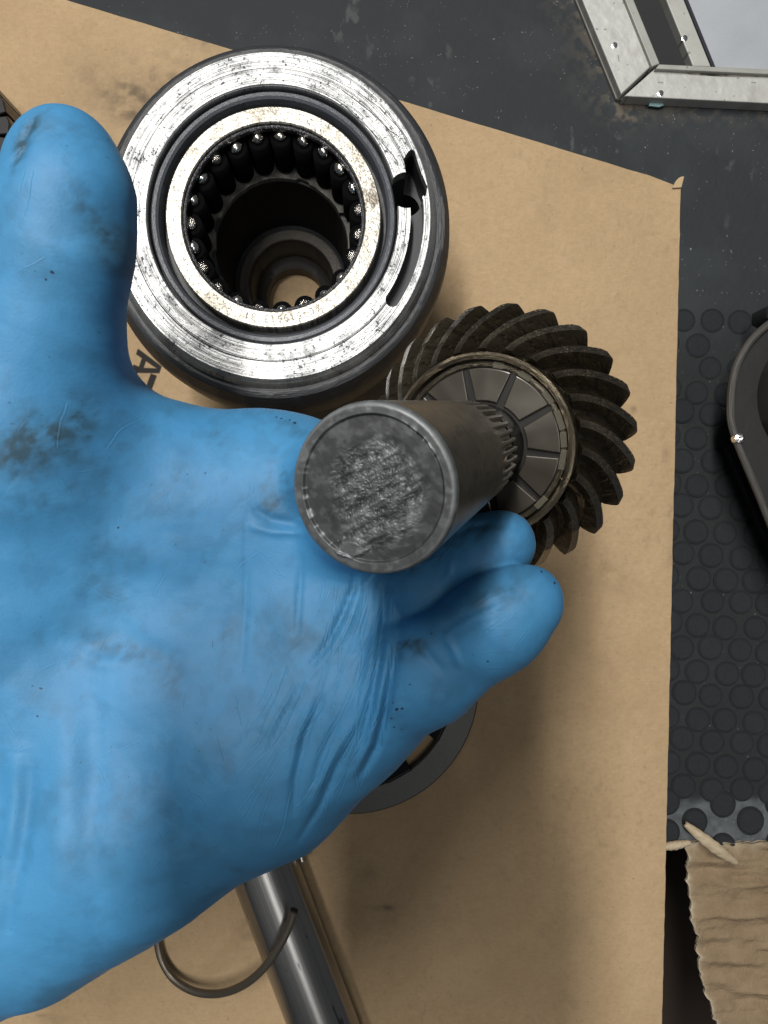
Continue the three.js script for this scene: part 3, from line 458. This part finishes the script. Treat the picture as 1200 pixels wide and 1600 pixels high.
      // nicks polished bright along the step
      const nick = Math.exp(-(((q - 0.845) / 0.022) ** 2)) * sm(0.50, 0.66, n2(a * 26, 2)) * Math.min(1, Math.exp(-(((a + 0.72) / 0.3) ** 2)) + Math.exp(-(((a - 2.75) / 0.6) ** 2)) + Math.exp(-(((a + 3.5) / 0.6) ** 2)));
      bright = nick; h += nick * 0.00035 * n2(X * 60, Z * 60); tone = lerp(tone, 0.5, nick * 0.8);
      const rim = Math.exp(-(((q - 0.965) / 0.02) ** 2)); tone = lerp(tone, 0.27, rim * (0.4 + 0.5 * n2(a * 5, 6)));
      return [h, tone];
    };
    for (let j = 0; j <= NR; j++) for (let i = 0; i <= NA; i++) {
      const q = j / NR, r = SR * (q < 0.001 ? 0.001 : q), a = i / NA * 2 * Math.PI, aa = Math.atan2(Math.sin(a), Math.cos(a)), x = r * Math.cos(a), z = r * Math.sin(a), [h, t] = hgt(x, z, r, aa);
      P.push(x, GL + h, z); C.push(t * 0.95, t, t * 1.04); uv.push(x * 12, z * 12);
    }
    for (let j = 0; j < NR; j++) for (let i = 0; i < NA; i++) { const a = j * (NA + 1) + i; I.push(a, a + 1, a + NA + 1, a + 1, a + NA + 2, a + NA + 1); }
    const g = new THREE.BufferGeometry(); g.setAttribute('position', new THREE.Float32BufferAttribute(P, 3)); g.setAttribute('color', new THREE.Float32BufferAttribute(C, 3)); g.setAttribute('uv', new THREE.Float32BufferAttribute(uv, 2)); g.setIndex(I); g.computeVertexNormals();
    part('shaft_end', g, new THREE.MeshStandardMaterial({ vertexColors: true, roughness: 0.5, metalness: 0.35, bumpMap: nb, bumpScale: 0.00004 }), o, 'worn pitted grey end of the shaft with a bright rounded lip');
  }
}

// ------------------------------------------------------------------ lock ring, tube, wire clip, pin, toothed wheel
{
  const c = at(545, 1070, 0.345);
  const o = thing('lock_ring', 'flat dark steel ring with bent inner tabs, mostly hidden under the hand', 'ring', new THREE.Vector3(c.x, 0.0005, c.z));
  const nb = paint(256, 256, (u, w) => fbm(u * 40, w * 40, 4), false);
  const dk = std([0.085, 0.085, 0.083], 0.5, 0.6, { bumpMap: nb, bumpScale: 0.00006 });
  part('ring', planar(ring(0.0470, 0.0585, 0, 0.0042, 0.0006), 0, 0, 0.05), dk, o);
  const tg = new THREE.ExtrudeGeometry(new THREE.Shape([[-0.0056, 0], [0.0056, 0], [0.0050, -0.0060], [-0.0050, -0.0060]].map(([a, b]) => new THREE.Vector2(a, b))), { depth: 0.0018, bevelEnabled: true, bevelSize: 0.0005, bevelThickness: 0.0005, bevelSegments: 2 });
  tg.rotateX(-Math.PI / 2); tg.rotateX(0.5); tg.translate(0, 0.0042, -0.0475 + 0.0005); tg.rotateY(Math.PI);
  for (let i = 0; i < 10; i++) { const t = part('tab', tg, std([0.02, 0.02, 0.02], 0.4, 0.6), o); t.rotation.y = -(1.06 - Math.PI / 2) + i / 10 * 2 * Math.PI; }
}
{
  const d = new THREE.Vector2(0.354, 0.935), Z = 0.3352, R = 0.0144;
  const a = at(417 - d.x * 330, 1367 - d.y * 330, Z), b = at(417 + d.x * 520, 1367 + d.y * 520, Z), len = a.distanceTo(b);
  const map = paint(512, 1024, (u, w) => { const s = n2(u * 240, w * 5), b2 = fbm(u * 9, w * 22, 4); let v = 0.44 - 0.10 * s - 0.16 * b2; if (n2(u * 50, w * 180) > 0.955) v *= 0.45; return [v, v * 0.985, v * 0.96]; });
  const g = lathe([[R * 0.78, 0], [R - 0.0006, 0], [R, 0.0006], [R, len - 0.0006], [R - 0.0006, len], [R * 0.78, len], [R * 0.78, 0]], 120);
  const m = solo('steel_tube', g, std([1, 1, 1], 0.3, 1, { map, bumpMap: map, bumpScale: 0.0001 }), 'polished steel tube lying on the cardboard below the hand', 'tube');
  m.position.copy(a); m.quaternion.setFromUnitVectors(new THREE.Vector3(0, 1, 0), b.clone().sub(a).normalize());
}
{
  const pts = [[380, 1345, 0.343], [310, 1372, 0.346], [262, 1415, 0.347], [247, 1455, 0.347], [250, 1492, 0.346], [268, 1526, 0.344], [298, 1547, 0.340], [335, 1553, 0.335], [375, 1542, 0.327], [410, 1515, 0.321], [438, 1475, 0.3178], [452, 1446, 0.3172], [459, 1424, 0.317]].map((p) => at(...p));
  const c = new THREE.CatmullRomCurve3(pts), nb = paint(128, 128, (u, w) => fbm(u * 20, w * 20, 3), false);
  const o = thing('wire_clip', 'thin dark wire snap ring lying open across the steel tube', 'clip');
  part('wire', new THREE.TubeGeometry(c, 160, 0.0017, 14), std([0.16, 0.14, 0.115], 0.45, 0.85, { bumpMap: nb, bumpScale: 0.0002 }), o);
  const e = part('wire_end', bar(pts[12], pts[12].clone().add(pts[12].clone().sub(pts[11]).setLength(0.0007)), 0.00172, 16), std([0.03, 0.028, 0.025], 0.6, 0.5), o);
}
{
  solo('steel_pin', bar(at(456, 1285, 0.342), at(473, 1346, 0.338), 0.0016, 20), std([0.30, 0.285, 0.25], 0.35, 0.9), 'short thin steel pin sticking out under the hand beside the tube', 'pin');
}
{
  const c = at(-86, 226, 0.335);
  const o = thing('toothed_wheel', 'black toothed wheel just showing past the thumb at the left edge', 'gear', new THREE.Vector3(c.x, 0, c.z));
  const nb = paint(256, 256, (u, w) => fbm(u * 30, w * 30, 4), false), m = std([0.010, 0.010, 0.010], 0.4, 0.1, { bumpMap: nb, bumpScale: 0.0006 }), m2 = std([0.012, 0.012, 0.012], 0.35, 0.1, { bumpMap: nb, bumpScale: 0.0006 });
  part('body', lathe([[0.012, 0], [0.0290, 0], [0.0290, 0.020], [0.0255, 0.0235], [0.012, 0.0235], [0.012, 0]], 90), m, o);
  const s = new THREE.Shape([[0.0215, -0.0030], [0.0325, -0.0034], [0.0332, 0.0010], [0.0325, 0.0034], [0.0215, 0.0030]].map(([a, b]) => new THREE.Vector2(a, b)));
  const tg = new THREE.ExtrudeGeometry(s, { depth: 0.0245, bevelEnabled: true, bevelSize: 0.0005, bevelThickness: 0.0007, bevelSegments: 2 }); tg.rotateX(-Math.PI / 2);
  for (let i = 0; i < 22; i++) { const t = part('tooth', tg, m2, o); t.rotation.y = i / 22 * 2 * Math.PI + 0.1; t.position.y = 0.0006; }
}

// ------------------------------------------------------------------ the gloved left hand
{
  const J = (px, py, z, r) => { const p = at(px, py, z); return [p.x, p.y, p.z, r]; };
  const W = J(-105, 1366, 0.215, 0.0318), F = J(-640, 1560, 0.24, 0.035);
  const palm = [
    [F, W], [W, J(40, 1368, 0.209, 0.0282)], [J(40, 1368, 0.209, 0.0282), J(190, 1288, 0.203, 0.0258)], [J(190, 1288, 0.203, 0.0258), J(400, 1175, 0.202, 0.0238)], [J(400, 1175, 0.202, 0.0238), J(530, 1086, 0.200, 0.0186)],
    [W, J(470, 960, 0.213, 0.0185)], [W, J(448, 772, 0.212, 0.0160)], [J(150, 1050, 0.21, 0.024), J(500, 860, 0.213, 0.0172)],
    [J(448, 772, 0.212, 0.0160), J(540, 935, 0.211, 0.0168)], [J(540, 935, 0.211, 0.0168), J(530, 1086, 0.202, 0.0180)],
    [W, J(-30, 1010, 0.205, 0.0275)], [J(-30, 1010, 0.205, 0.0275), J(25, 690, 0.190, 0.0215)], [J(30, 690, 0.195, 0.0205), J(446, 772, 0.212, 0.0158)], [J(60, 860, 0.203, 0.023), J(420, 800, 0.212, 0.0175)],
    [J(180, 1150, 0.207, 0.024), J(460, 1020, 0.210, 0.0195)],
  ];
  const thumb = [[J(25, 690, 0.190, 0.0212), J(72, 490, 0.178, 0.0157)], [J(72, 490, 0.178, 0.0157), J(96, 390, 0.173, 0.0142)], [J(96, 390, 0.173, 0.0142), J(106, 310, 0.171, 0.0131)], [J(106, 310, 0.171, 0.0131), J(100, 252, 0.171, 0.0111)]];
  const ringf = [[J(560, 955, 0.206, 0.0150), J(660, 918, 0.196, 0.0117)], [J(660, 918, 0.196, 0.0117), J(740, 872, 0.191, 0.0097)], [J(740, 872, 0.191, 0.0097), J(784, 850, 0.190, 0.0085)]];
  const pinky = [[J(554, 1094, 0.198, 0.0178), J(665, 1046, 0.188, 0.0126)], [J(665, 1046, 0.188, 0.0126), J(775, 971, 0.180, 0.0107)], [J(775, 973, 0.180, 0.0106), J(823, 938, 0.179, 0.0085)]];
  const index = [[J(462, 768, 0.213, 0.0140), J(556, 742, 0.178, 0.0092)], [J(556, 742, 0.178, 0.0092), J(522, 752, 0.186, 0.0085)]];
  const middle = [[J(500, 860, 0.213, 0.0150), J(572, 815, 0.178, 0.0094)], [J(572, 815, 0.178, 0.0094), J(540, 812, 0.186, 0.0086)]];
  const cap = (p, b) => { const A = b[0], B = b[1], dx = B[0] - A[0], dy = B[1] - A[1], dz = B[2] - A[2], ex = p[0] - A[0], ey = p[1] - A[1], ez = p[2] - A[2]; let t = (ex * dx + ey * dy + ez * dz) / (dx * dx + dy * dy + dz * dz); t = t < 0 ? 0 : t > 1 ? 1 : t; const x = ex - t * dx, y = ey - t * dy, z = ez - t * dz; return Math.sqrt(x * x + y * y + z * z) - A[3] - t * (B[3] - A[3]); };
  const smin = (a, b, k) => { const h = Math.max(0, k - Math.abs(a - b)) / k; return Math.min(a, b) - h * h * k * 0.25; };
  const chain = (p, bs, k) => { let d = cap(p, bs[0]); for (let i = 1; i < bs.length; i++) d = smin(d, cap(p, bs[i]), k); return d; };
  const base = (x, y, z) => {
    const p = [x, y, z]; let d = chain(p, palm, 0.016); d = smin(d, chain(p, thumb, 0.006), 0.018);
    const f = Math.min(chain(p, ringf, 0.005), chain(p, index, 0.004), chain(p, middle, 0.004)), g = chain(p, pinky, 0.006);
    return smin(smin(d, f, 0.006), smin(d, g, 0.006), 0.0016);
  };
  // folds of the glove: [points (px at z), width m, depth m]  (positive = groove, negative = ridge)
  const folds = [];
  const fold = (z, w, d, pts) => folds.push({ w: Math.max(w, 0.0009), d, p: pts.map(([x, y]) => { const q = at(x, y, z); return [q.x, q.z]; }) });
  fold(0.187, 0.0011, 0.0016, [[622, 988], [612, 1040], [602, 1100], [590, 1150], [566, 1200]]);
  fold(0.187, 0.0012, -0.0011, [[608, 985], [599, 1040], [590, 1095], [576, 1150], [552, 1200]]);
  fold(0.187, 0.0008, 0.0009, [[600, 915], [600, 970], [592, 1030], [580, 1092], [566, 1145]]);
  fold(0.187, 0.0011, -0.0007, [[592, 905], [588, 970], [578, 1035], [562, 1100], [535, 1165]]);
  fold(0.190, 0.0009, 0.0008, [[556, 893], [552, 920], [535, 960], [515, 1000], [490, 1030]]);
  fold(0.190, 0.0010, -0.0005, [[564, 900], [560, 930], [545, 970], [522, 1008]]);
  fold(0.190, 0.0007, 0.0005, [[474, 868], [471, 920], [469, 985]]);
  fold(0.190, 0.0007, 0.0003, [[390, 800], [388, 900], [386, 1040]]);
  fold(0.190, 0.0012, 0.0008, [[398, 795], [425, 812], [470, 820]]);
  fold(0.190, 0.0010, -0.0006, [[395, 822], [430, 831], [475, 832]]);
  fold(0.188, 0.0010, 0.0009, [[508, 1075], [484, 1130], [470, 1190], [466, 1245]]);
  fold(0.188, 0.0012, -0.0007, [[496, 1075], [472, 1130], [458, 1195]]);
  fold(0.188, 0.0009, 0.0006, [[478, 1058], [452, 1105], [430, 1150]]);
  fold(0.187, 0.0010, 0.0008, [[560, 1120], [530, 1180], [505, 1240], [470, 1300]]);
  fold(0.187, 0.0010, -0.0006, [[546, 1120], [516, 1180], [490, 1235]]);
  fold(0.187, 0.0008, 0.0006, [[535, 1105], [508, 1160], [494, 1205]]);
  fold(0.176, 0.0011, 0.0006, [[640, 1000], [668, 1020], [690, 1046]]);
  fold(0.176, 0.0009, -0.0006, [[690, 985], [705, 1010], [716, 1036]]);
  fold(0.176, 0.0007, 0.0006, [[690, 985], [725, 958], [768, 935]]);
  fold(0.176, 0.0006, 0.0005, [[705, 990], [745, 962], [790, 945]]);
  fold(0.193, 0.0007, 0.0006, [[700, 838], [730, 823], [760, 818]]);
  fold(0.193, 0.0008, -0.0005, [[688, 905], [696, 890], [698, 870]]);
  fold(0.193, 0.0007, 0.0005, [[624, 985], [625, 960], [612, 930]]);
  fold(0.160, 0.0009, 0.0008, [[52, 185], [46, 210], [36, 232]]);
  fold(0.160, 0.0010, 0.0008, [[52, 228], [42, 248], [24, 262]]);
  fold(0.176, 0.0035, 0.0008, [[132, 1090], [140, 1200], [150, 1330], [160, 1480]]);
  fold(0.176, 0.0040, -0.0007, [[95, 1080], [100, 1200], [102, 1320], [92, 1470]]);
  fold(0.176, 0.0022, 0.0012, [[45, 1200], [38, 1300], [26, 1380], [10, 1460]]);
  fold(0.176, 0.0026, -0.0010, [[20, 1180], [22, 1260], [12, 1340]]);
  fold(0.180, 0.0030, 0.0006, [[95, 1035], [170, 1000], [250, 1030], [285, 1080]]);
  fold(0.180, 0.0016, -0.0004, [[95, 1015], [150, 1040], [200, 1040]]);
  fold(0.180, 0.0060, -0.0008, [[60, 760], [160, 850], [300, 900]]);
  for (let i = 0; i < 26; i++) { const x = 40 + rnd() * 430, y = 640 + rnd() * 620, a = 1.2 + (rnd() - 0.5) * 1.6, l = 20 + rnd() * 60; fold(0.188, 0.0008 + rnd() * 0.0012, (rnd() - 0.4) * 0.0003, [[x, y], [x + l * Math.cos(a) * 0.5 + 4, y + l * Math.sin(a) * 0.5], [x + l * Math.cos(a), y + l * Math.sin(a)]]); }
  for (const f of folds) { f.bx = [1e9, -1e9, 1e9, -1e9]; for (const q of f.p) { f.bx[0] = Math.min(f.bx[0], q[0]); f.bx[1] = Math.max(f.bx[1], q[0]); f.bx[2] = Math.min(f.bx[2], q[1]); f.bx[3] = Math.max(f.bx[3], q[1]); } }
  const foldAt = (x, z) => {
    let s = 0;
    for (const f of folds) {
      const m = f.w * 2.6; if (x < f.bx[0] - m || x > f.bx[1] + m || z < f.bx[2] - m || z > f.bx[3] + m) continue;
      let best = 1e9, bt = 0; const n = f.p.length - 1;
      for (let i = 0; i < n; i++) { const a = f.p[i], b = f.p[i + 1], dx = b[0] - a[0], dz = b[1] - a[1]; let t = ((x - a[0]) * dx + (z - a[1]) * dz) / (dx * dx + dz * dz); t = t < 0 ? 0 : t > 1 ? 1 : t; const d = Math.hypot(x - a[0] - t * dx, z - a[1] - t * dz); if (d < best) { best = d; bt = (i + t) / n; } }
      s += f.d * Math.exp(-((best / f.w) ** 2)) * (0.25 + 0.75 * Math.sin(Math.PI * Math.min(1, Math.max(0, bt))) ** 0.6);
    }
    return s;
  };
  const sdf = (x, y, z) => {
    const d = base(x, y, z); if (d > 0.006 || d < -0.006) return d;
    const front = sm(H - 0.222, H - 0.200, y);
    return d + front * foldAt(x, z) + (fbm(x * 70 + y * 40 + 9, z * 70 - y * 30, 2) - 0.5) * 0.0012 + (fbm(x * 260 + 3, z * 260 + y * 120, 2) - 0.5) * 0.00022;
  };
  // surface nets
  const C = 0.0008, X0 = -0.165, Y0 = H - 0.252, Z0 = -0.118, nx = Math.round(0.232 / C), ny = Math.round(0.118 / C), nz = Math.round(0.318 / C);
  const val = new Float32Array((nx + 1) * (ny + 1) * (nz + 1)), ix = (i, j, k) => (k * (ny + 1) + j) * (nx + 1) + i, BK = 6;
  for (let k0 = 0; k0 <= nz; k0 += BK) for (let j0 = 0; j0 <= ny; j0 += BK) for (let i0 = 0; i0 <= nx; i0 += BK) {
    const dc = base(X0 + (i0 + BK / 2) * C, Y0 + (j0 + BK / 2) * C, Z0 + (k0 + BK / 2) * C), far = Math.abs(dc) > BK * C * 0.95 + 0.004;
    for (let k = k0; k < Math.min(k0 + BK, nz + 1); k++) for (let j = j0; j < Math.min(j0 + BK, ny + 1); j++) for (let i = i0; i < Math.min(i0 + BK, nx + 1); i++) val[ix(i, j, k)] = far ? dc : sdf(X0 + i * C, Y0 + j * C, Z0 + k * C);
  }
  // close the volume where the forearm leaves the grid
  for (let k = 0; k <= nz; k++) for (let j = 0; j <= ny; j++) for (let i = 0; i <= nx; i++) if (i === 0 || j === 0 || k === 0 || i === nx || j === ny || k === nz) val[ix(i, j, k)] = Math.max(val[ix(i, j, k)], 0.0005);
  const vid = new Int32Array(nx * ny * nz).fill(-1), P = [], N = [], I = [], vx = (i, j, k) => (k * ny + j) * nx + i;
  const cor = [[0, 0, 0], [1, 0, 0], [0, 1, 0], [1, 1, 0], [0, 0, 1], [1, 0, 1], [0, 1, 1], [1, 1, 1]], ed = [[0, 1], [2, 3], [4, 5], [6, 7], [0, 2], [1, 3], [4, 6], [5, 7], [0, 4], [1, 5], [2, 6], [3, 7]];
  const g8 = new Float32Array(8);
  for (let k = 0; k < nz; k++) for (let j = 0; j < ny; j++) for (let i = 0; i < nx; i++) {
    let m = 0; for (let c = 0; c < 8; c++) { const v = val[ix(i + cor[c][0], j + cor[c][1], k + cor[c][2])]; g8[c] = v; if (v < 0) m |= 1 << c; }
    if (m === 0 || m === 255) continue;
    let x = 0, y = 0, z = 0, n = 0;
    for (const [a, b] of ed) { if (((m >> a) & 1) === ((m >> b) & 1)) continue; const t = g8[a] / (g8[a] - g8[b]); x += lerp(cor[a][0], cor[b][0], t); y += lerp(cor[a][1], cor[b][1], t); z += lerp(cor[a][2], cor[b][2], t); n++; }
    x = X0 + (i + x / n) * C; y = Y0 + (j + y / n) * C; z = Z0 + (k + z / n) * C;
    let gx, gy, gz; const e = 0.0003;
    for (let it = 0; it < 2; it++) {
      const d = sdf(x, y, z); gx = sdf(x + e, y, z) - sdf(x - e, y, z); gy = sdf(x, y + e, z) - sdf(x, y - e, z); gz = sdf(x, y, z + e) - sdf(x, y, z - e); const l = Math.hypot(gx, gy, gz) || 1; gx /= l; gy /= l; gz /= l;
      if (it === 0 && i > 1 && i < nx - 2 && k < nz - 2 && Math.abs(d) < 0.001) { x -= gx * d * 0.8; y -= gy * d * 0.8; z -= gz * d * 0.8; }
    }
    vid[vx(i, j, k)] = P.length / 3; P.push(x, y, z); N.push(gx, gy, gz);
  }
  for (let k = 1; k < nz; k++) for (let j = 1; j < ny; j++) for (let i = 1; i < nx; i++) {
    const a = val[ix(i, j, k)] < 0;
    const quad = (p, q, r, s, flip) => { const v = [p, q, r, s].map((t) => vid[vx(...t)]); if (v.some((t) => t < 0)) return; flip ? I.push(v[0], v[2], v[1], v[0], v[3], v[2]) : I.push(v[0], v[1], v[2], v[0], v[2], v[3]); };
    if (a !== val[ix(i + 1, j, k)] < 0) quad([i, j - 1, k - 1], [i, j, k - 1], [i, j, k], [i, j - 1, k], !a);
    if (a !== val[ix(i, j + 1, k)] < 0) quad([i - 1, j, k - 1], [i - 1, j, k], [i, j, k], [i, j, k - 1], !a);
    if (a !== val[ix(i, j, k + 1)] < 0) quad([i - 1, j - 1, k], [i, j - 1, k], [i, j, k], [i - 1, j, k], !a);
  }
  const g = new THREE.BufferGeometry(); g.setAttribute('position', new THREE.Float32BufferAttribute(P, 3)); g.setAttribute('normal', new THREE.Float32BufferAttribute(N, 3)); g.setIndex(I);
  const GS = 0.30, GX = -0.05, GZ = 0.04; planar(g, GX, GZ, GS);
  // grease marks: [px, py, depth, half width, half height, turn, strength]
  const gs = [[85, 690, 0.175, 62, 42, -0.5, 0.62], [135, 650, 0.175, 26, 40, 0.3, 0.5], [50, 725, 0.175, 28, 20, 0, 0.45], [90, 770, 0.178, 70, 45, -0.6, 0.28], [160, 355, 0.165, 26, 55, -0.5, 0.45], [185, 400, 0.168, 16, 70, 0, 0.4], [55, 195, 0.160, 16, 26, 0.6, 0.6], [38, 235, 0.160, 12, 40, 0.1, 0.7], [100, 215, 0.16, 60, 30, 0, 0.2],
    [175, 1020, 0.178, 80, 18, 0.25, 0.42], [265, 1060, 0.18, 22, 40, -0.2, 0.34], [120, 1040, 0.178, 26, 14, 0, 0.35], [370, 990, 0.195, 14, 40, 0.1, 0.35], [170, 880, 0.19, 20, 70, 0.1, 0.2], [190, 930, 0.19, 25, 40, 0, 0.2], [440, 760, 0.195, 26, 50, 0.3, 0.4], [425, 790, 0.195, 40, 18, 0.1, 0.35], [350, 690, 0.195, 30, 18, 0.8, 0.25], [480, 985, 0.194, 40, 24, 0, 0.28], [545, 950, 0.193, 40, 50, 0, 0.22],
    [640, 1010, 0.177, 30, 17, -0.35, 0.85], [790, 925, 0.171, 60, 34, -0.6, 0.28], [745, 940, 0.172, 40, 16, -0.5, 0.35], [730, 830, 0.19, 60, 18, -0.45, 0.5], [770, 815, 0.19, 40, 14, -0.2, 0.38], [800, 850, 0.19, 34, 40, 0, 0.25], [640, 880, 0.194, 60, 16, -0.3, 0.5], [625, 1130, 0.176, 26, 30, 0, 0.22], [455, 668, 0.196, 30, 12, 0.4, 0.4], [690, 1090, 0.177, 60, 26, -0.6, 0.14], [300, 760, 0.19, 120, 90, 0, 0.10], [230, 1260, 0.178, 160, 120, -0.5, 0.10], [470, 1120, 0.185, 50, 80, 0.2, 0.12]]
    .map(([x, y, z, a, b, t, s]) => { const p = at(x, y, z), k = z / FPX; return [p.x, p.z, a * k, b * k, Math.cos(t), Math.sin(t), s, x]; });
  const specks = [[118, 452, .172], [108, 462, .172], [438, 652, .197], [446, 658, .197], [452, 655, .197], [430, 650, .197], [460, 660, .197], [308, 744, .195], [333, 742, .195], [204, 823, .19], [48, 1073, .178], [620, 1108, .177], [614, 1098, .177], [628, 1106, .177], [612, 1124, .177], [616, 1140, .177], [628, 1145, .177], [675, 992, .174], [736, 1020, .173], [760, 1030, .173], [852, 896, .171], [872, 914, .171], [640, 1066, .177], [560, 880, .195], [58, 1120, .178], [60, 1078, .178]].map(([x, y, z]) => { const p = at(x, y, z); return [p.x, p.z, 0.00016 + rnd() * rnd() * 0.0004]; });
  const map = paint(1536, 1536, (u, w) => {
    const x = GX + (u - 0.5) * GS, z = GZ + (w - 0.5) * GS;
    const cl = fbm(x * 45 + 7, z * 45, 4), f = n2(x * 1900, z * 1900), md = fbm(x * 260 + 2, z * 260, 4);
    let c = mix3([0.042, 0.220, 0.450], [0.066, 0.282, 0.535], cl); c = mix3(c, [0.05, 0.20, 0.40], f * 0.15);
    let d = 0.16 * sm(0.5, 0.74, fbm(x * 75 + 30, z * 75 + 4, 5)) + 0.10 * sm(0.55, 0.75, md);
    for (const s of gs) { const ex = x - s[0], ez = z - s[1]; if (Math.abs(ex) > 3 * Math.max(s[2], s[3]) || Math.abs(ez) > 3 * Math.max(s[2], s[3])) continue; const a = (ex * s[4] + ez * s[5]) / s[2], b = (-ex * s[5] + ez * s[4]) / s[3], q = a * a + b * b; if (q < 5) d += s[6] * Math.exp(-q) * (0.30 + 0.95 * sm(0.28, 0.78, fbm((x - z) * 260 + s[7], (x + z) * 420, 4))); }
    c = mix3(c, [0.022, 0.052, 0.070], Math.min(0.88, d * 1.1));
    for (const s of specks) { const ex = x - s[0], ez = z - s[1]; if (Math.abs(ex) < 0.002 && Math.abs(ez) < 0.002) { const q = Math.hypot(ex, ez * 1.2) / s[2] + 0.9 * (n2(x * 2200, z * 2200) - 0.5); if (q < 1) c = mix3(c, [0.006, 0.012, 0.03], 0.9); } }
    if (n2(x * 900 + 60, z * 900) > 0.985) c = mix3(c, [0.015, 0.04, 0.09], 0.6);
    return c;
  });
  const bmp = paint(1536, 1536, (u, w) => { const x = GX + (u - 0.5) * GS, z = GZ + (w - 0.5) * GS; return 0.40 + 0.10 * fbm(x * 300, z * 300, 4) + 0.10 * n2(x * 2300, z * 2300); }, false, (cx, w) => {
    const Q = (px, py, z) => { const p = at(px, py, z); return [((p.x - GX) / GS + 0.5) * w, ((p.z - GZ) / GS + 0.5) * w]; };
    const crease1 = (x, y, a, l, k, lw) => { const n = 5, pts = []; let X = x, Y = y, A = a; for (let i = 0; i <= n; i++) { pts.push(Q(X, Y, 0.188)); X += Math.cos(A) * l / n; Y += Math.sin(A) * l / n; A += k * (rnd() - 0.35); } for (const [off, col] of [[0, 'rgba(20,20,20,0.75)'], [1.3, 'rgba(255,255,255,0.55)']]) { cx.strokeStyle = col; cx.lineWidth = lw; cx.lineCap = 'round'; cx.beginPath(); pts.forEach(([u, v], i) => cx[i ? 'lineTo' : 'moveTo'](u + off * lw * 0.8, v)); cx.stroke(); } };
    for (let i = 0; i < 46; i++) crease1(560 + (rnd() - 0.5) * 110, 880 + rnd() * 250, 1.75 + (rnd() - 0.5) * 0.5, 40 + rnd() * 110, 0.25, 0.9 + rnd() * 0.9);
    for (let i = 0; i < 30; i++) crease1(430 + rnd() * 120, 1030 + rnd() * 180, 2.0 + (rnd() - 0.5) * 0.5, 30 + rnd() * 90, 0.3, 0.8 + rnd() * 0.9);
    for (let i = 0; i < 26; i++) crease1(640 + rnd() * 170, 860 + rnd() * 190, -0.6 + (rnd() - 0.5) * 1.0, 20 + rnd() * 50, 0.3, 0.8 + rnd() * 0.6);
    for (let i = 0; i < 50; i++) crease1(rnd() * 450, 640 + rnd() * 640, rnd() * 6.3, 15 + rnd() * 50, 0.6, 0.7 + rnd() * 0.5);
    for (let i = 0; i < 20; i++) crease1(20 + rnd() * 150, 190 + rnd() * 300, 2.2 + (rnd() - 0.5), 15 + rnd() * 45, 0.4, 0.7 + rnd() * 0.6);
  });
  const o = thing('person', 'left hand in a stretched, grease-smudged blue rubber glove, palm up, gripping the gear shaft', 'person', new THREE.Vector3(0, 0, 0));
  part('gloved_hand', g, phys([1, 1, 1], 0.6, 0, { map, bumpMap: bmp, bumpScale: 0.00024, sheen: 0.15, sheenRoughness: 0.5, sheenColor: new THREE.Color().setRGB(0.7, 0.8, 0.9) }), o);
}

renderer.render(scene, camera);
